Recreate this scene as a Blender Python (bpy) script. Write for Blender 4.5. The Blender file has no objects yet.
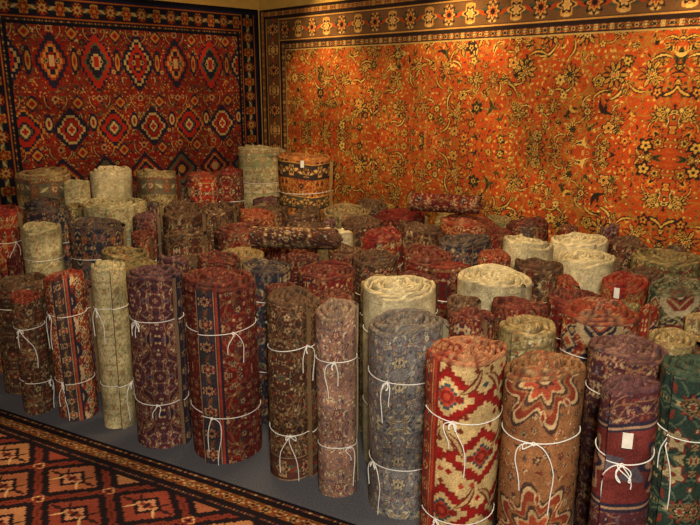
import bpy, math, random
import numpy as np
from mathutils import Vector
scene=bpy.context.scene
scene.view_settings.view_transform='Standard'
PI=math.pi
def hx(s): return np.array([int(s[i:i+2],16)/255. for i in (0,2,4)])
def lin(a): return np.where(a<=.04045,a/12.92,((a+.055)/1.055)**2.4)

# ---------------------------------------------------------------- pattern canvas
class Cv:
    def __init__(s,w,h,res,base):
        s.res=res;s.W=max(4,int(round(w/res)));s.H=max(4,int(round(h/res)))
        s.w=s.W*res;s.h=s.H*res
        s.a=np.tile(hx(base),(s.H,s.W,1)).astype(float)
    def win(s,cx,cy,R):
        j0=max(0,int((cx-R)/s.res));j1=min(s.W,int((cx+R)/s.res)+2)
        i0=max(0,int((cy-R)/s.res));i1=min(s.H,int((cy+R)/s.res)+2)
        if j1<=j0 or i1<=i0: return None
        X=((np.arange(j0,j1)+.5)*s.res-cx)[None,:];Y=((np.arange(i0,i1)+.5)*s.res-cy)[:,None]
        return s.a[i0:i1,j0:j1],X,Y
    def rosette(s,cx,cy,r,n,cols,rot=0.):
        w=s.win(cx,cy,r*1.05)
        if not w: return
        a,X,Y=w;d=np.hypot(X,Y);t=np.arctan2(Y,X)
        K=len(cols)
        for k,c in enumerate(cols):
            f=(1-k/K)*r;am=.2 if k<K-1 else 0
            a[d<f*(1-am+am*np.cos(n*(t-rot)))]=hx(c)
    def ring(s,cx,cy,r,wd,c,t0=-9,t1=9):
        w=s.win(cx,cy,r+wd)
        if not w: return
        a,X,Y=w;d=np.hypot(X,Y);t=np.arctan2(Y,X)
        a[(abs(d-r)<wd/2)&(t>t0)&(t<t1)]=hx(c)
    def leaf(s,cx,cy,L,Wd,ang,c,curve=0.,c2=None):
        w=s.win(cx,cy,L*.6)
        if not w: return
        a,X,Y=w;x=X*math.cos(ang)+Y*math.sin(ang);y=-X*math.sin(ang)+Y*math.cos(ang)
        y=y-curve*(x*x)/L
        k=np.clip(1-(2*x/L)**2,0,1)
        a[(abs(y)<Wd/2*k)&(abs(x)<L/2)]=hx(c)
        if c2: a[(abs(y)<Wd/5*k)&(abs(x)<L*.4)]=hx(c2)
    def rect(s,x0,y0,x1,y1,c):
        s.a[max(0,int(round(y0/s.res))):max(0,int(round(y1/s.res))),max(0,int(round(x0/s.res))):max(0,int(round(x1/s.res)))]=hx(c)
    def dia(s,cx,cy,rx,ry,cols,step=.0,p=1.):
        w=s.win(cx,cy,max(rx,ry)*1.05)
        if not w: return
        a,X,Y=w
        if step>0: Y=np.floor(abs(Y)/step)*step;X=np.floor(abs(X)/step)*step
        d=((abs(X)/rx)**p+(abs(Y)/ry)**p)**(1/p)
        for k,c in enumerate(cols): a[d<1-k/len(cols)]=hx(c)
    def octa(s,cx,cy,rx,ry,cols):
        w=s.win(cx,cy,max(rx,ry)*1.05)
        if not w: return
        a,X,Y=w
        d=np.maximum(np.maximum(abs(X)/rx,abs(Y)/ry),(abs(X)/rx+abs(Y)/ry)/1.4)
        for k,c in enumerate(cols): a[d<1-k/len(cols)]=hx(c)

# palettes: ground, motif colours, vine
PAL={
'red':   ('862418',['22263a','c6a674','90683c','404c3c','ae4a2e','d0b484'],'a47a48'),
'dkred': ('601c19',['1c1f30','b69064','784a2e','34403a','9a3828','c0a87c'],'825c3c'),
'navy':  ('282a36',['822c24','b29466','565a68','8c6036','384a4a','c2ae82'],'786450'),
'plum':  ('50292f',['222336','b4906e','7c3430','5a5864','90583c','c4ac80'],'926e4e'),
'brown': ('4a2c22',['1c2028','b08c62','843328','4e5a4a','8e623c','c0aa7e'],'806442'),
'rose':  ('947060',['3e3a46','c6b48a','863c36','5c5e66','9e7850','d0c49c'],'684842'),
'blue':  ('72706f',['383a46','beb08a','864440','8a8a88','947c58','ccc09a'],'504a50'),
'cream': ('bcae82',['888a64','9e6e4a','a4946a','76784c','c8b892','925f48'],'9a8e62'),
'white': ('ccbe96',['b4a67c','c0b08c','ac9068','c8bc8c','d0c4a0','a89c70'],'bcac88'),
'beige': ('a08c5c',['585040','80392a','bcae80','6a6a48','886638','c8bc92'],'6e6040'),
'rust':  ('964120',['282628','c69450','683822','d2b06a','3e402e','a66c2a'],'be8438'),
'green': ('253830',['782c24','aa9869','365048','78653c','181e24','b8a882'],'566450'),
'olive': ('6e6842',['802c26','b6a670','383c34','8a5a36','a29a6c','c2b688'],'4c4a30'),
'kazak': ('c6ac76',['7c201c','b69a6a','682e1e','344a50','a83e2a','901a18'],'7e2620'),
'serapi':('90623e',['382a28','c4a678','802e20','545048','a8442c','ccb284'],'5e3620'),
}
def motif(q,rng,cx,cy,r,C,g):
    k=rng.random();c=lambda:C[rng.integers(len(C))]
    if k<.4:
        q.rosette(cx,cy,r,int(rng.choice([5,6,8])),[C[0],c(),c(),C[1],C[0]],rng.random()*3)
    elif k<.75:
        an=rng.random()*2*PI
        for d in (-.9,-.45,0,.45,.9):
            q.leaf(cx+math.cos(an+d)*r*.5,cy+math.sin(an+d)*r*.5,r*1.1,r*.42,an+d,C[1] if d else c(),0,C[0])
        q.rosette(cx,cy,r*.5,6,[C[0],c(),c()])
    else:
        an=rng.random()*2*PI;cc=c()
        q.leaf(cx,cy,r*2.6,r*.6,an,cc,1.2,C[0]);q.leaf(cx+r*.3,cy,r*1.6,r*.45,an+1.3,c(),-1.,None)
def jgrid(rng,w,h,sp):
    P=[];ny=int(h/sp)+2
    for i in range(ny):
        for j in range(int(w/sp)+2):
            P.append(((j+(i%2)*.5+rng.uniform(-.25,.25))*sp,(i+rng.uniform(-.25,.25))*sp))
    rng.shuffle(P);return P
def floral(w,h,res,pal,rng,sc=1.,fs=.028,ms=.085,mr=1.,big=0):
    g,C,v=PAL[pal] if isinstance(pal,str) else pal
    q=Cv(w/2,h/2,res,g)
    for i in range(int(9*w*h/(.12*sc*sc))+3):
        q.ring(rng.uniform(0,q.w),rng.uniform(0,q.h),rng.uniform(.03,.08)*sc,max(res*1.1,.004*sc),v,*( (-9,9) if rng.random()<.3 else (rng.uniform(-3,0),rng.uniform(0.5,3))))
    for x,y in jgrid(rng,q.w,q.h,fs*sc):
        k=rng.random();c=C[rng.integers(len(C))]
        if k<.5: q.rosette(x,y,.3*fs*sc,5,[c,C[rng.integers(len(C))]])
        else: q.leaf(x,y,.95*fs*sc,.32*fs*sc,rng.random()*6,c,rng.uniform(-1,1))
    if big:
        for x,y in jgrid(rng,q.w,q.h,big):
            R=rng.uniform(.05,.1);an=rng.random()*6.28;n=int(rng.choice([6,8,10]))
            for d in np.linspace(0,2*PI,n+1)[:-1]:
                q.leaf(x+math.cos(an+d)*R*.62,y+math.sin(an+d)*R*.62,R*.75,R*.38,an+d,C[0]);q.leaf(x+math.cos(an+d)*R*.62,y+math.sin(an+d)*R*.62,R*.6,R*.2,an+d,C[1] if rng.random()<.6 else C[5],0,C[2])
            q.rosette(x,y,R*.45,8,[C[0],C[4],C[0],C[1],g])
            q.leaf(x+R*1.3*math.cos(an),y+R*1.3*math.sin(an),R*1.8,R*.34,an+1,C[0],1.,C[4]);q.leaf(x-R*.9,y+R*1.1,R*1.8,R*.32,an+1.5,C[0],-1.,C[1])
    for x,y in jgrid(rng,q.w,q.h,ms*sc):
        if big and rng.random()<.25: continue
        motif(q,rng,float(x),float(y),rng.uniform(.015,.032)*sc*mr,C,g)
    a=np.concatenate([q.a,q.a[:,::-1]],1);return np.concatenate([a,a[::-1]],0)
def geo(w,h,res,pal,rng,sc=1.):
    g,C,v=PAL[pal]
    q=Cv(w,h,res,g)
    for x,y in jgrid(rng,w/2,h,.03*sc):
        c=C[rng.integers(len(C))];q.dia(x,y,.012*sc,.012*sc,[c,C[rng.integers(len(C))]],.003);q.dia(w-x,y,.012*sc,.012*sc,[c],.003)
    cx=w/2
    n=max(1,int(round(h/(.28*sc))))
    for k in range(n+1):
        y=k*h/n
        q.octa(cx,y,.12*sc,.12*sc,[C[0],C[5],C[0]] if k%2 else [C[5],C[0],g])
        q.dia(cx,y,.075*sc,.075*sc,[C[1],C[0],C[4],C[5]],.006)
        for sx in(-1,1):
            for dy in (-.06,.06): q.dia(cx+sx*.15*sc,y+dy*sc,.035*sc,.035*sc,[C[5],C[0],C[1]],.006)
            q.dia(cx+sx*.17*sc,y+h/n/2,.06*sc,.06*sc,[C[0],C[1],C[4]],.006)
        q.octa(cx,y+h/n/2,.045*sc,.045*sc,[C[0],C[1],g])
        q.leaf(cx,y+h/n/2,.2*sc,.03*sc,.6,C[4],.8,C[1]);q.leaf(cx,y+h/n/2,.2*sc,.03*sc,PI-.6,C[4],.8,C[1])
    return q.a
def serapi(w,h,res,pal,rng,sc=1.):
    """faded rug with one large soft medallion facing out, sprays around it"""
    g,C,v=PAL[pal];q=Cv(w,h,res,g)
    for x,y in jgrid(rng,w,h,.045): motif(q,rng,float(x),float(y),rng.uniform(.012,.02),C,g)
    for cy in (h*.36,h*.98):
        for cx in (w*.5,0,w):
            q.rosette(cx,cy,.19,8,[C[0],C[5],C[2],C[2],g,C[0],C[1],C[4],C[4],C[0],C[5]],.2)
            for d in np.linspace(0,2*PI,9)[:-1]: q.leaf(cx+.125*math.cos(d),cy+.125*math.sin(d),.05,.024,d,C[5],0,C[2])
    return q.a
def kazak(w,h,res,pal,rng,sc=1.):
    """bold cream-ground rug: stepped red brackets and star medallions"""
    g,C,v=PAL[pal];q=Cv(w,h,res,g);s=sc
    for x,y in jgrid(rng,w,h,.05*s):
        q.dia(x,y,.01*s,.01*s,[C[rng.integers(len(C))]],.003)
    for k in range(-1,int(h/(.2*s))+2):
        y=k*.2*s+.06
        for c in range(-1,int(w/(.25*s))+2):
            x=c*.25*s+(k%2)*.125*s
            q.dia(x,y,.125*s,.09*s,[C[0],C[5],C[5],g,g,C[3],C[4],g],.012)
            q.octa(x,y,.022*s,.022*s,[C[0],C[4]])
            for sx in(-1,1):
                q.leaf(x+sx*.085*s,y+.05*s,.11*s,.028*s,sx*.9,C[2],sx*.6,C[1]);q.dia(x+sx*.04*s,y,.014*s,.014*s,[C[0]],.004)
    return q.a
def tile_to(a,H,W):
    r=np.tile(a,(H//a.shape[0]+1,W//a.shape[1]+1,1));return r[:H,:W].copy()
def blotch(rng,H,W,n,lo,hi):
    gy=max(3,int(n*H/max(H,W))+2);gx=max(3,int(n*W/max(H,W))+2);g=rng.uniform(lo,hi,(gy,gx));g[:,-1]=g[:,0]
    y=np.linspace(0,gy-1.001,H);x=np.linspace(0,gx-1.001,W);yi=y.astype(int);xi=x.astype(int)
    fy=y-yi;fx=x-xi;fy=(fy*fy*(3-2*fy))[:,None];fx=(fx*fx*(3-2*fx))[None,:]
    return ((g[np.ix_(yi,xi)]*(1-fx)+g[np.ix_(yi,xi+1)]*fx)*(1-fy)+(g[np.ix_(yi+1,xi)]*(1-fx)+g[np.ix_(yi+1,xi+1)]*fx)*fy)[...,None]
def hband(w,bh,res,cols,rng,ground,sp=None):
    q=Cv(w,bh,res,ground);m=bh/2;sp=sp or bh*1.1;n=max(1,int(round(q.w/sp)));sp=q.w/n
    for k in range(n):
        x=(k+.5)*sp
        q.leaf(x+sp/2,m,sp*.6,bh*.22,.5 if k%2 else -.5,cols[3],0,None)
        q.leaf(x+sp/2,m,sp*.5,bh*.14,-.5 if k%2 else .5,cols[2])
        q.leaf(x,m+bh*.3,sp*.4,bh*.1,0,cols[4]);q.leaf(x,m-bh*.3,sp*.4,bh*.1,0,cols[1])
        q.rosette(x,m,bh*.36,8 if k%2 else 6,[cols[0],cols[1],cols[2],cols[0]] if k%2 else [cols[1],cols[0],cols[4],cols[1]])
    t=max(res,bh*.05)
    q.rect(0,0,q.w,t*2,cols[0]);q.rect(0,bh-2*t,q.w,bh,cols[0]);q.rect(0,t*.7,q.w,t*1.4,cols[1]);q.rect(0,bh-t*1.4,q.w,bh-t*.7,cols[1])
    return q.a

# ---------------------------------------------------------------- materials
def rug_mat():
    m=bpy.data.materials.new("rug_pile");m.use_nodes=True;nt=m.node_tree;N=nt.nodes;L=nt.links
    b=N["Principled BSDF"];at=N.new("ShaderNodeAttribute");at.attribute_name="Col"
    tc=N.new("ShaderNodeTexCoord")
    n1=N.new("ShaderNodeTexNoise");n1.inputs["Scale"].default_value=220;n1.inputs["Detail"].default_value=2
    n2=N.new("ShaderNodeTexNoise");n2.inputs["Scale"].default_value=5;n2.inputs["Detail"].default_value=3
    L.new(tc.outputs["Object"],n1.inputs["Vector"]);L.new(tc.outputs["Object"],n2.inputs["Vector"])
    r1=N.new("ShaderNodeMapRange");r1.inputs[1].default_value=.3;r1.inputs[2].default_value=.7;r1.inputs[3].default_value=.64;r1.inputs[4].default_value=1.26
    r2=N.new("ShaderNodeMapRange");r2.inputs[1].default_value=.3;r2.inputs[2].default_value=.7;r2.inputs[3].default_value=.78;r2.inputs[4].default_value=1.13
    L.new(n1.outputs[0],r1.inputs[0]);L.new(n2.outputs[0],r2.inputs[0])
    mu=N.new("ShaderNodeMath");mu.operation='MULTIPLY';L.new(r1.outputs[0],mu.inputs[0]);L.new(r2.outputs[0],mu.inputs[1])
    vm=N.new("ShaderNodeVectorMath");vm.operation='SCALE';L.new(at.outputs["Color"],vm.inputs[0]);L.new(mu.outputs[0],vm.inputs["Scale"])
    L.new(vm.outputs[0],b.inputs["Base Color"])
    b.inputs["Roughness"].default_value=.97;b.inputs["Specular IOR Level"].default_value=.08
    bp=N.new("ShaderNodeBump");bp.inputs["Strength"].default_value=.45;bp.inputs["Distance"].default_value=.0035
    L.new(n1.outputs[0],bp.inputs["Height"]);L.new(bp.outputs[0],b.inputs["Normal"])
    return m
RUG=rug_mat()
def noisy(name,c1,c2,scale,rough=.9,bump=.2,emit=0):
    m=bpy.data.materials.new(name);m.use_nodes=True;nt=m.node_tree;N=nt.nodes;L=nt.links;b=N["Principled BSDF"]
    tc=N.new("ShaderNodeTexCoord");n=N.new("ShaderNodeTexNoise");n.inputs["Scale"].default_value=scale;n.inputs["Detail"].default_value=5
    L.new(tc.outputs["Object"],n.inputs["Vector"])
    cr=N.new("ShaderNodeValToRGB");cr.color_ramp.elements[0].position=.35;cr.color_ramp.elements[1].position=.65
    cr.color_ramp.elements[0].color=(*lin(hx(c1)),1);cr.color_ramp.elements[1].color=(*lin(hx(c2)),1)
    L.new(n.outputs[0],cr.inputs[0]);L.new(cr.outputs[0],b.inputs["Base Color"]);b.inputs["Roughness"].default_value=rough
    b.inputs["Specular IOR Level"].default_value=.2
    bp=N.new("ShaderNodeBump");bp.inputs["Strength"].default_value=bump;bp.inputs["Distance"].default_value=.004
    L.new(n.outputs[0],bp.inputs["Height"]);L.new(bp.outputs[0],b.inputs["Normal"])
    return m
M_wall=noisy("ochre_plaster","a8843c","b8944a",6)
M_ceil=noisy("ceiling_paint","7c6844","8a7650",5)
M_carpet=noisy("grey_carpet","444448","5e5e66",160,.98,.5)
M_cord=noisy("cotton_cord","d4d2cc","eae8e2",300,.8,.3)
M_tag=noisy("paper_tag","ccc8bc","dcd8ce",40,.7,.05)
M_metal=noisy("black_metal","1a1a1a","242424",30,.4,.05)

# ---------------------------------------------------------------- mesh from colour grids
def link(o,parent=None):
    bpy.context.collection.objects.link(o)
    if parent: o.parent=parent
    return o
def grids(name,G,mat=RUG,loc=(0,0,0)):
    V=[];Cc=[];Fc=[];off=0
    for P,C in G:
        nv,nu=P.shape[:2];V.append(P.reshape(-1,3));Cc.append(C.reshape(-1,3))
        idx=np.arange(nv*nu).reshape(nv,nu)+off
        Fc.append(np.stack([idx[:-1,:-1],idx[:-1,1:],idx[1:,1:],idx[1:,:-1]],-1).reshape(-1,4));off+=nv*nu
    V=np.concatenate(V);Cc=np.concatenate(Cc);Fc=np.concatenate(Fc)
    me=bpy.data.meshes.new(name);me.vertices.add(len(V));me.vertices.foreach_set("co",V.ravel().astype(np.float32))
    n=len(Fc);me.loops.add(n*4);me.loops.foreach_set("vertex_index",Fc.ravel().astype(np.int32))
    me.polygons.add(n);me.polygons.foreach_set("loop_start",np.arange(0,n*4,4,dtype=np.int32))
    me.polygons.foreach_set("use_smooth",np.ones(n,dtype=bool))
    me.update(calc_edges=True)
    ca=me.color_attributes.new("Col",'FLOAT_COLOR','POINT')
    ca.data.foreach_set("color",np.concatenate([lin(np.clip(Cc,0,1)),np.ones((len(Cc),1))],1).ravel().astype(np.float32))
    me.materials.append(mat);o=bpy.data.objects.new(name,me);o.location=loc
    return link(o)

# ---------------------------------------------------------------- rolled rug
def make_roll(i,x,y,r,h,pal,style='floral',band=None,front=False,rim=None,ties=(.27,.74),bow=True,sc=1.,tag=False,topband=None,fade=.15,lean=None):
    rng=np.random.default_rng(100+i);g,C,v=PAL[pal]
    res=.004 if front else .0065
    w=2*PI*r;nu=int(w/res);nv=int(h/res)
    if style=='floral':
        tw=min(rng.uniform(.26,.4),w);t=floral(tw,rng.uniform(.35,.5),res,pal,rng,sc,ms=.07);img=tile_to(t,nv,nu)
    elif style in('kazak','serapi'):
        img=tile_to((kazak if style=='kazak' else serapi)(w,h+.02,res,pal,rng,sc),nv,nu)
    else:
        t=geo(w/2 if w<1.1 else w/3,h,res,pal,rng,sc);img=tile_to(t,nv,nu)
        img=np.roll(img,t.shape[1]//2 if w<1.1 else 0,1)
    sm=rng.uniform(.3,.7) if rng.random()<.6 else rng.uniform(0,1)
    if style=='serapi': sm=.12
    if band:
        bw=band[0];bi=int(bw/res);b=hband(h,bw,res,[C[0],C[1],C[2],C[3],C[4]],rng,band[1])
        b=np.transpose(b,(1,0,2))[:nv]
        s0=int((band[2] if len(band)>2 else sm)*nu)
        img=np.roll(img,-s0,1);k=min(b.shape[1],nu-2);img[:b.shape[0],:k]=b[:,:k]
        k2=int(.014/res);img[:,k:k+k2]=hx(C[4]);img[:,k+k2:k+2*k2]=hx(C[0])
        img=np.roll(img,s0,1);sm=(band[2] if len(band)>2 else sm)
    if topband:
        for z0,bh,gr in topband:
            b=hband(w,bh,res,[C[0],C[1],C[2],C[3],C[4]],rng,gr);i0=int(z0/res);kk=min(b.shape[0],nv-i0);ww=min(nu,b.shape[1])
            img[i0:i0+kk,:ww]=b[:kk,:ww]
    img=img*(1-fade)+img.mean(axis=(0,1))*fade
    img=img*blotch(rng,nv,nu,6,.82,1.12)*blotch(rng,nv,nu,40,.9,1.08)*(1+.045*rng.standard_normal((nv,nu,1)))
    back=math.atan2(y,x)
    p=rng.uniform(.02,.03);seam=back+sm*2*PI
    img=np.roll(img,-int(sm*nu),1)
    a2,a3,a4,a5=rng.random(4)*6;e2=rng.uniform(.01,.05);e3=rng.uniform(.004,.02)
    tz=[ (k*h, rng.uniform(-.014,.014), rng.random()*6) for k in ties]
    def S(th): return 1+e2*np.cos(2*th+a2)-e2+e3*np.cos(3*th+a3)-e3+.004*np.cos(7*th+a4)
    b1,b2,b3=rng.random(3)*6;tl=rng.uniform(0,.018);dome=rng.uniform(-.018,.012)
    lx,ly=lean if lean else (rng.uniform(-.012,.012),rng.uniform(-.01,.01))
    def T(ph): return h+.008*np.sin(2*PI*ph*.37+b1)+.006*np.sin(2*PI*ph*2.3+b2)+.003*np.sin(2*PI*ph*5.1+b3)+tl*np.cos(2*PI*ph+b3)-.012*np.exp(-ph*1.4)+dome*np.clip(ph/4,0,1)
    def sq(th,z):
        k=1.
        for z0,tt,pp in tz: k=k-.035*np.exp(-((z-z0-tt*np.cos(th+pp))/.03)**2)
        return k*(1+.014*np.sin(z*5+a4)+.008*np.sin(z*13+2*th+a5))/1.02
    ph=np.linspace(0,1,nu);th=seam+2*PI*ph
    zz=np.linspace(0,1,nv)[:,None]*(T(ph)-.014)[None,:]
    def Rr(ph,th): return (r-p*ph)*S(th)
    Ro=Rr(ph,th)[None,:]*sq(th[None,:],zz)
    def ln(X,Y,Zz): return np.stack([X+lx*Zz/h,Y+ly*Zz/h,Zz],-1)
    P=ln(Ro*np.cos(th),Ro*np.sin(th),zz)
    N=(r-.014)/p
    G=[(P,img)]
    e=np.stack([P[:,0],P[:,-1]],1);G.append((e,np.tile(hx(C[1])*.7,(nv,2,1))))
    rimc=hx(rim) if rim else (hx(g)*.6+hx(C[1])*.15+hx(C[3])*.25)
    nt=int(N*(80 if front else 50));ph=np.linspace(0,N,nt);th=seam+2*PI*ph
    wob=1+.05*np.sin(2*PI*ph*1.07+b1)*np.clip(ph-.9,0,2)/2*p/.03+.045*np.cos(3*th+2*PI*ph*.13+b2)*np.clip(ph-.9,0,3)/3
    t=p*.94;R0=Rr(ph,th)*wob;top=T(ph)+.0013*rng.standard_normal(nt);Q0=sq(th,top-.014)
    prof=[(0,-.055),(0,-.03),(0,-.014),(.09,-.006),(.28,-.001),(.5,0),(.72,-.001),(.91,-.006),(1,-.014),(1,-.04),(1,-.07)]
    rows=[];cols=[]
    ci=(ph%1*(nu-1)).astype(int)
    for q,(f,dz) in enumerate(prof):
        rad=np.maximum(R0*Q0-t*f,.002);z=top+dz
        if q<2: rad=rad-np.where(ph<1,.004,0)
        rows.append(ln(rad*np.cos(th),rad*np.sin(th),z))
        src=img[max(0,nv-2-int((abs(dz)+f*.02)/res)),ci]
        mx=.6 if 3<=q<=7 else .4
        cols.append((src*(1-mx)+rimc*mx)*.93*(1+.11*rng.standard_normal((nt,1))))
    G.append((np.stack(rows),np.stack(cols)))
    th=np.linspace(0,2*PI,33)
    for zz_ in (h-.05,.0):
        D=[]
        for rr in (0,r*.5,r-p*1.3): D.append(ln(rr*np.cos(th),rr*np.sin(th),th*0+zz_))
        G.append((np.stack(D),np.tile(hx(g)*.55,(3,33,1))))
    o=grids("rolled_rug",G,RUG,(x,y,0))
    def surf(th,z,off):
        f=((th-seam)/(2*PI))%1.;R_=float(Rr(f,th)*sq(th,z))+off
        return (R_*math.cos(th)+lx*z/h,R_*math.sin(th)+ly*z/h,z,1)
    if ties:
        cu=bpy.data.curves.new("string_tie",'CURVE');cu.dimensions='3D';cu.bevel_depth=.002;cu.bevel_resolution=1
        def spl(pts,cyc=False):
            s=cu.splines.new('POLY');s.points.add(len(pts)-1);s.use_cyclic_u=cyc
            for k,q in enumerate(pts): s.points[k].co=q
        fr=back+PI
        for z0,tt,pp in tz:
            rz=lambda th:z0+tt*math.cos(th+pp)
            spl([surf(a,rz(a),.003) for a in np.linspace(0,2*PI,61)[:-1]],True)
            if not bow and rng.random()<.6: continue
            ka=fr+rng.uniform(-1.1,1.1);zk=rz(ka)
            def local(u,dz,off): return surf(ka+u/r,zk+dz,off)
            s1=rng.uniform(.025,.05)
            spl([local(.006*math.cos(a),.006*math.sin(a),.007) for a in np.linspace(0,2*PI,9)])
            for sg in (-1,1):
                if rng.random()<.6:
                    l=s1*rng.uniform(.7,1.3);an=rng.uniform(-1.4,-.1)
                    spl([local(sg*l*math.sin(a/2)*math.cos(an+.35*math.cos(a/2*2)),l*math.sin(a/2)*math.sin(an+.5*math.cos(a/2)),.008+.006*math.sin(a/2)) for a in np.linspace(0,2*PI,17)])
                l=rng.uniform(.05,.26);wv=rng.uniform(-.02,.02);dr=rng.uniform(.1,.5)
                spl([local(sg*(l*dr*min(1,q*1.5))*(1-.3*q)+wv*math.sin(q*5),-l*q*q if q<1 else -l,.006+.004*math.sin(q*3)) for q in np.linspace(0,1,12)])
        cu.materials.append(M_cord);so=bpy.data.objects.new("string_tie",cu);link(so,o)
    if tag:
        fr=back+PI+rng.uniform(-.3,.3);z0=tag;pts=[]
        me=bpy.data.meshes.new("price_tag")
        for dz in (0,-.05):
            for du in (-.014,0,.014): pts.append(surf(fr+du/r,z0+dz,.012)[:3])
        me.from_pydata(pts,[],[(0,1,4,3),(1,2,5,4)]);me.materials.append(M_tag);to=bpy.data.objects.new("price_tag",me);link(to,o)
        sm_=to.modifiers.new("thick",'SOLIDIFY');sm_.thickness=.0012
    return o

front=[(-1700,3391,92,645),(-1463,3340,112,775),(-1205,3225,95,857),(-930,3070,139,872),(-602,2990,180,860),(-258,2785,127,828),(-40,2626,104,836),(222,2547,178,800),(400,2185,150,840),(626,2015,142,845),(845,1895,104,840),(1108,2033,115,840)]
rest=[(-2211,4282,101,950),(-1855,3979,131,900),(-1542,4046,181,900),(-2211,4873,190,1100),(-1915,4723,105,1050),(-1722,4918,161,1120),(-1387,4931,166,1100),(-1083,4965,131,1080),(-920,5178,128,1080),(-726,5667,189,1200),(-341,5084,190,1200),(-1574,4454,190,960),(-952,3883,152,870)]
XY="-656,4068,189;-349,3826,143;-92,3981,125;186,3939,147;442,4138,160;678,3903,165;1012,3817,159;1350,3961,172;1642,3899,117;1704,3537,160;1444,2847,144;1300,3092,132;1264,3521,175;966,3383,144;687,3104,190;514,3388,118;222,2911,184;147,3475,121;-121,3195,131;-422,3311,135;-685,3381,127;-906,3330,91;1016,2646,163;680,2465,138;482,2627,109;-868,4492,133;-604,4391,130;-333,4469,133;-34,4658,159;342,4598,171;747,4345,190;-1145,4531,121;-267,3590,98;-27,3700,100;797,3656,100;1276,2536,111"
HH=[870,870,870,860,860,840,840,820,820,820,860,820,820,820,830,820,840,830,840,840,860,860,820,820,800,920,900,870,870,860,860,920,820,820,800,740]
for s,hh in zip(XY.split(";"),HH):
    a=[int(q) for q in s.split(",")];rest.append((a[0],a[1],a[2],hh))
fs=[dict(pal='brown',rim='7c2a22'),dict(pal='red',style='geo',sc=.5,band=(.07,'3a2c34',.42),rim='742a22'),dict(pal='cream',rim='a89e76'),dict(pal='plum',band=(.08,'2e2c38',.62),sc=1.),
dict(pal='dkred',band=(.1,'2e2f3a',.40),sc=1.15,fade=.2,rim='643026'),dict(pal='brown',sc=1.,topband=[(0,.12,'543028')]),dict(pal='rose',sc=.95,rim='7c6a58'),dict(pal='blue',sc=1.1,rim='746a60',band=(.1,'746860',.7),fade=.25),
dict(pal='kazak',style='kazak',sc=1.1,band=(.07,'8c3024',.30),rim='94503a',fade=.08),dict(pal='serapi',style='serapi',rim='84603e',fade=.22),dict(pal='plum',sc=1.1,topband=[(.45,.3,'6c2a26')],tag=.72,fade=.2),dict(pal='green',sc=1.6,rim='46543f',fade=.15)]
W_='c4b690'
rs=['red','cream','navy','beige','cream','white','beige','red','dkred','cream','rust','cream','brown','dkred','dkred','white','red','brown','navy','white','white','brown','olive','green','red','white','brown','white','dkred','white','brown','dkred','navy','dkred','plum','red','beige','dkred','brown','red','brown','beige','dkred','red','brown','dkred','brown','red','beige']
# pack: let every bundle swell until it touches its neighbours, then fill gaps with thinner rolls
pk=[[a[0]/1000,a[1]/1000,a[2]/1000,a[3]/1000,a[2]/1000*(1.08 if n<len(front) else 1.22)] for n,a in enumerate(front+rest)]
def room_gap(x,y): return min((5.85-x-y)/1.4142,(7.53-y+x)/1.4142)-.05
for it in range(40):
    for i in range(len(pk)):
        for j in range(i):
            a,b=pk[i],pk[j];dx=a[0]-b[0];dy=a[1]-b[1];d=math.hypot(dx,dy);o_=a[2]+b[2]+.004-d
            if o_>0:
                wa=.02 if i<len(front) else 1;wb=.02 if j<len(front) else 1;s=o_/d/(wa+wb)
                a[0]+=dx*s*wa;a[1]+=dy*s*wa;b[0]-=dx*s*wb;b[1]-=dy*s*wb
for it in range(60):
    for a in pk:
        lim=min([math.hypot(a[0]-b[0],a[1]-b[1])-b[2] for b in pk if b is not a]+[room_gap(a[0],a[1]),a[4]])-.003
        if lim>a[2]: a[2]=min(lim,a[2]+.002)
rg=random.Random(4);fill=[]
cand=[(rg.uniform(-2.3,1.9),rg.uniform(2.0,5.5)) for _ in range(9000)]
cand=[(x,y) for x,y in cand if y>-.5*x+2.72 and y<(5.3 if x<-.3 else 5.0-.45*x) and room_gap(x,y)>.06]
ca=np.array(cand);best=np.array([room_gap(x,y) for x,y in cand]);best=np.minimum(best,.16)
for a in pk: best=np.minimum(best,np.hypot(ca[:,0]-a[0],ca[:,1]-a[1])-a[2])
while True:
    k=int(best.argmax());r=float(best[k])-.004
    if r<.055: break
    x,y=ca[k];hh=.93 if (x<-1 and y>4.1) else (.66 if x<-1.3 else (.85 if y>3.9 else .79))
    fill.append((float(x),float(y),r,hh+rg.uniform(-.02,.02)));best=np.minimum(best,np.hypot(ca[:,0]-x,ca[:,1]-y)-r-.004)
for i,k in enumerate(fs):
    a=pk[i];make_roll(i,a[0],a[1],a[2],a[3],front=True,**k)
for i,pn in enumerate(rs):
    a=pk[i+len(front)];k={}
    if pn=='white': k['rim']=W_
    if pn=='cream': k['rim']='a89e76'
    if pn in('red','dkred') and i%2==0: k['rim']='702420'
    if i in(3,6,9,10,5): k['topband']=[(a[3]-.14,.12,PAL[pn][1][0]),(a[3]-.36,.1,PAL[pn][1][4])]
    if i in(35,23): k.update(style='geo',sc=.8)
    if i in(10,24): k['tag']=a[3]-.02
    make_roll(50+i,a[0],a[1],a[2],a[3],pal=pn,bow=False,ties=(.35,.78),**k)
fp=['dkred','brown','plum','navy','beige','red','brown','dkred','olive','brown','dkred']
for i,a in enumerate(fill):
    make_roll(200+i,a[0],a[1],a[2],a[3],pal=fp[i%len(fp)],bow=False,ties=(.78,) )
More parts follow.
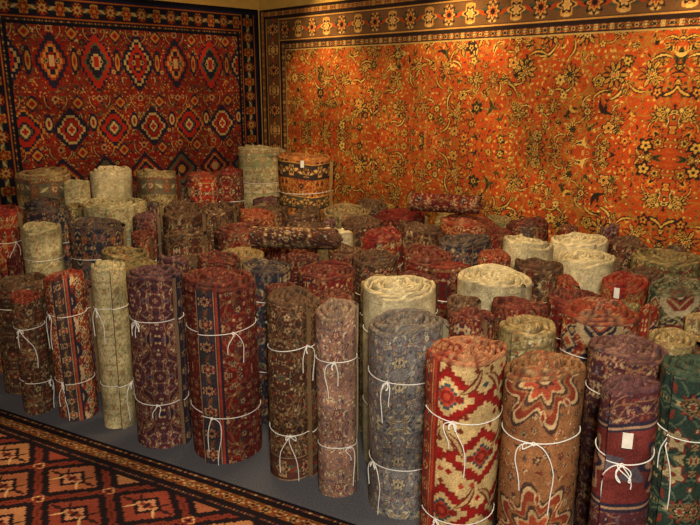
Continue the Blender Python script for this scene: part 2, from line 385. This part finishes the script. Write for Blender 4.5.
# two soft rugs laid across the tops of the standing bundles
for i,(x,y,z,r,L_,ang,pn) in enumerate([(.62,4.36,.885,.07,.46,-.3,'dkred'),(-.28,3.45,.868,.07,.46,-.12,'brown')]):
    o=make_roll(300+i,0.001,-.001,r,L_,pal=pn,bow=False,ties=(),lean=(0,0))
    o.rotation_euler=(0,PI/2,ang);o.location=(x-L_/2*math.cos(ang),y-L_/2*math.sin(ang),z+r)

# ---------------------------------------------------------------- room
Cn=Vector((-.84,6.69,0));A=Vector((math.sqrt(.5),-math.sqrt(.5),0));B=Vector((-math.sqrt(.5),-math.sqrt(.5),0));Z=Vector((0,0,1))
RW,RD_,RH=8.2,6.6,2.95
def slab(name,p0,u,v,n,lu,lv,t,mat):
    u,v,n=[Vector(q) for q in(u,v,n)];p=[p0,p0+u*lu,p0+u*lu+v*lv,p0+v*lv];p=p+[q+n*t for q in p]
    me=bpy.data.meshes.new(name);me.from_pydata([tuple(q) for q in p],[],[(0,1,2,3),(7,6,5,4),(0,4,5,1),(1,5,6,2),(2,6,7,3),(3,7,4,0)])
    me.materials.append(mat);return link(bpy.data.objects.new(name,me))
slab("wall_right",Cn,A,Z,-B,RW,RH,.1,M_wall)
slab("wall_left",Cn,B,Z,-A,RD_,RH,.1,M_wall)
slab("wall_near",Cn+B*RD_,A,Z,B,RW,RH,.1,M_wall)
slab("wall_far_right",Cn+A*RW,B,Z,A,RD_,RH,.1,M_wall)
slab("floor",Cn,A,B,-Z,RW,RD_,.1,M_carpet)
slab("ceiling",Cn+Z*RH,A,B,Z,RW,RD_,.1,M_ceil)

# ---------------------------------------------------------------- wall rugs
def hang(name,img,p0,u,n,res,depth=.02,seed=0):
    H_,W_=img.shape[:2];xs=(np.arange(W_)*res)[None,:];zs=(np.arange(H_)*res)[:,None]
    d=depth+.006*np.sin(xs*2.1+seed)+.004*np.sin(xs*5.3+1+zs*.8)+0*zs
    d[0,:]=d[-1,:]=.004;d[:,0]=d[:,-1]=.004
    p0=np.array(p0);u=np.array(u);n=np.array(n)
    P=p0+xs[...,None]*u+zs[...,None]*np.array([0,0,1.])+d[...,None]*n
    return grids(name,[(P,img)])
def frame(img,res,bands,rng):
    H_,W_=img.shape[:2];o=0
    for bw,gr,cols in bands:
        k=max(1,int(round(bw/res)))
        if cols is None:
            img[o:o+k,o:W_-o]=hx(gr);img[H_-o-k:H_-o,o:W_-o]=hx(gr);img[o:H_-o,o:o+k]=hx(gr);img[o:H_-o,W_-o-k:W_-o]=hx(gr)
        else:
            b=hband((W_-2*o)*res,k*res,res,cols,rng,gr,bw*.9)
            ww=min(b.shape[1],W_-2*o);img[o:o+k,o:o+ww]=b[:k,:ww];img[H_-o-k:H_-o,o:o+ww]=b[:k,:ww][::-1]
            b=np.transpose(hband((H_-2*o)*res,k*res,res,cols,rng,gr,bw*.9),(1,0,2))
            hh=min(b.shape[0],H_-2*o);img[o:o+hh,o:o+k]=b[:hh,:k];img[o:o+hh,W_-o-k:W_-o]=b[:hh,:k][:,::-1]
        o+=k
    return img
rng=np.random.default_rng(33);res=.005
sar=('9c3f1b',['28201c','ba8f40','825a28','423e20','c29e54','a6541f'],'8e642a')
img=floral(7.6,2.5,res,sar,rng,1.7,fs=.021,ms=.058,mr=1.,big=.25)
H0,W0=int(2.34/res),int(4.9/res);img=img[:H0,:W0].copy()
img=frame(img,res,[(.02,'2a1c1c',None),(.055,'84542c',['251d1c','b48c4c','7c3418','4c4824','a86838']),(.014,'251a18',None),(.20,'5c4028',['221c1e','ac7c40','8c3618','3c4030','b89458']),(.014,'251a18',None),(.055,'78381c',['251d1c','b09058','251d1c','4c4824','a8844c']),(.01,'a08450',None)],rng)
img=img*blotch(rng,*img.shape[:2],14,.84,1.1)
hang("hanging_floral_rug",img,Cn+A*.03+Z*.04+B*.002,A,B,res,seed=1)

rng=np.random.default_rng(8)
lp=('6e1710',['161828','9c6c2e','424630','80301c','a48e58','221214'],'50281a')
img=floral(2.5,2.34,res,lp,rng,1.0,fs=.028,ms=.07);q=Cv(2.5,2.34,res,'000000');q.a=img[:q.H,:q.W].copy()
for ri,z in enumerate([.22,.58,.95,1.33,1.84]):
    for ci in range(7):
        cx=.2+ci*.35
        if ri==4:
            q.dia(cx,z,.135,.22,[['161828','161828','988454','161828','8c2014','8c2014','161828','946629','6e1710'],['6e1710','161828','161828','80301c','a07030','161828','6e1710','a0885c'],['161828','8c2014','8c2014','424630','161828','161828','a0885c','8c2014']][ci%3],.02,1.05)
            q.octa(cx+.175,z+.0,.03,.1,['161828','946629','6e1710'])
            for sx in(-1,1): q.rosette(cx+sx*.04,z,.018,6,['988454','161828'])
        elif ri%2==1:
            q.dia(cx+.1,z,.13,.15,['161828','161828','988454','6e1710','8c2014','161828','946629'] if ci%2 else ['946629','161828','8c2014','8c2014','161828','424630','988454'],.018,1.2)
            q.dia(cx+.1,z,.03,.04,['b8a470','8c2014'],.012)
            q.octa(cx-.07,z+.05,.035,.07,['161828','988454','6e1710'])
        else:
            q.dia(cx,z,.15,.15,['161828','6e1710','946629','161828','8c2014','988454'] if ci%2 else ['161828','424630','6e1710','161828','946629'],.018)
        q.dia(cx+.17,z+.2,.045,.06,['161828','946629','6e1710'],.01)
        q.rosette(cx,z+.23,.028,8,['988454','6e1710','161828'])
        q.leaf(cx+.08,z+.2,.14,.025,1.2,'161828',1.,'9c6c2e');q.leaf(cx-.08,z+.2,.14,.025,-1.2+PI,'161828',-1.,'9c6c2e')
img=q.a*.9+q.a.mean(axis=(0,1))*.1
img=frame(img,res,[(.035,'101018',None),(.02,'5c4024',['16182a','94682e','641a14','424630','7a301c']),(.15,'12131e',['64180f','846028','8c7c50','343828','742416']),(.03,'6c2010',['10121e','946629','10121e','424630','946629']),(.014,'101018',None)],rng)
img=img*blotch(rng,*img.shape[:2],14,.85,1.12)
hang("hanging_medallion_rug",img[:, ::-1],Cn+B*.03+Z*.04+A*.002,B,A,res,seed=3)

# ---------------------------------------------------------------- floor rug
rng=np.random.default_rng(12);res=.005
q=Cv(4.6,1.9,res,'241815')
px,py=.44,.36
for r_ in range(-1,12):
    for c_ in range(-1,12):
        cx=c_*px+(r_%2)*px/2+.02;cy=.30+r_*py/2
        k=['90553a','7c382a','9c6a46'][(r_+c_)%3]
        q.dia(cx,cy,px*.47,py*.47,['6a2c20','1c1418','1c1418',k,k,k,'1c1418','ac7656','6c3022'],.011)
        for sx in(-1,1):
            q.leaf(cx+sx*.1,cy,.09,.016,.0,'2c1a18');q.leaf(cx+sx*.06,cy+.03,.07,.012,.8*sx,'c09868');q.leaf(cx+sx*.06,cy-.03,.07,.012,-.8*sx,'2c1a18')
            q.dia(cx+sx*px/2,cy,.03,.03,['c09868','6a2c20','1c1418'],.006)
        q.leaf(cx,cy,.02,.16,0,'2c1a18')
img=frame(q.a,res,[(.015,'1c1416',None),(.03,'94602f',['1c1418','b8945c','74301f','3c3c38','74301f']),(.01,'1c1416',None),(.075,'74401f',['1c1418','ac7c48','7c3420','b09468','2c2828']),(.01,'1c1416',None),(.03,'a47444',['1c1418','74301f','1c1418','3c3c38','74301f']),(.015,'1c1416',None)],rng)
img=img*blotch(rng,*img.shape[:2],20,.85,1.15)
u=np.array([.8866,-.4627,0]);n=np.array([-.4627,-.8866,0]);p0=np.array([-1.905,3.38,0])-u*.42+n*.01
H_,W_=img.shape[:2];xs=(np.arange(W_)*res)[None,:,None];ys=(np.arange(H_)*res)[:,None,None]
z=np.full((H_,W_,1),.010)+.0015*np.sin(xs*4+ys*3);z[0,:]=z[-1,:]=0.001;z[:,0]=z[:,-1]=.001
P=p0+xs*u+ys*n+z*np.array([0,0,1.]);grids("floor_rug",[(P[:, ::-1],img[:, ::-1])])

# ---------------------------------------------------------------- lights
def aim(o,t): o.rotation_euler=(Vector(t)-o.location).to_track_quat('-Z','Y').to_euler()
def cyl(name,mat,p,d,r1,r2,L,parent):
    bpy.ops.mesh.primitive_cone_add(vertices=24,radius1=r1,radius2=r2,depth=L,end_fill_type='NGON' if r2<r1*.7 else 'NOTHING',location=p)
    o=bpy.context.object;o.name=name;o.rotation_euler=Vector(d).to_track_quat('-Z','Y').to_euler();o.data.materials.append(mat);o.parent=parent;return o
def track(loc,tgt,energy,col,size=60,blend=1.):
    e=bpy.data.objects.new("track_spotlight",None);link(e);loc=Vector(loc);d=(Vector(tgt)-loc).normalized()
    cyl("lamp_shade",M_metal,loc-d*.03,d,.055,.03,.12,e)
    cyl("stem",M_metal,(loc.x,loc.y,(loc.z+RH)/2+.02),(0,0,-1),.01,.01,RH-loc.z-.04,e)
    cyl("ceiling_mount",M_metal,(loc.x,loc.y,RH-.015),(0,0,-1),.05,.04,.028,e)
    l=bpy.data.lights.new("bulb",'SPOT');l.energy=energy;l.color=col;l.spot_size=math.radians(size);l.spot_blend=blend;l.shadow_soft_size=.05
    o=bpy.data.objects.new("bulb",l);o.location=loc+d*.04;link(o,e);aim(o,tgt);return e
WARM=(1,.68,.28)
for s,e in [(.95,125),(2.35,130),(4.0,95)]:
    w=Cn+A*s;track(w+B*.62+Z*2.75,w+Z*1.9,e,WARM,66)
for s,e in [(1.65,46),(3.2,44)]:
    w=Cn+A*s;track(w+B*1.4+Z*2.75,w+Z*1.35,e,WARM,82)
for s,e in [(.7,42),(1.7,46)]:
    w=Cn+B*s;track(w+A*1.0+Z*2.72,w+Z*1.5,e,(1,.58,.27),80)
def area(name,loc,tgt,en,col,size):
    l=bpy.data.lights.new(name,'AREA');l.energy=en;l.color=col;l.size=size;l.shape='DISK';o=bpy.data.objects.new(name,l);o.location=loc;link(o);aim(o,tgt)
area("flash_fill",(-.4,3.6,2.85),(-.4,3.8,0),50,(1,.70,.36),.7)
area("flash_fill",(1.0,2.6,2.85),(1.0,3.0,0),33,(1,.72,.4),.6)
area("flash_fill",(.1,-.3,2.3),(0,2.5,.3),122,(1,.89,.73),.35)  # unseen lamp added behind the camera as its flash, lighting the front rolls
w=bpy.data.worlds.new("world");scene.world=w;w.use_nodes=True;w.node_tree.nodes["Background"].inputs[0].default_value=(.05,.035,.02,1);w.node_tree.nodes["Background"].inputs[1].default_value=.5
# ---------------------------------------------------------------- camera
c=bpy.data.cameras.new("camera");o=bpy.data.objects.new("camera",c);link(o)
o.location=(0,0,1.7);o.rotation_euler=(math.radians(90-14.6),0,0);c.sensor_width=36;c.lens=36*680/700;scene.camera=o
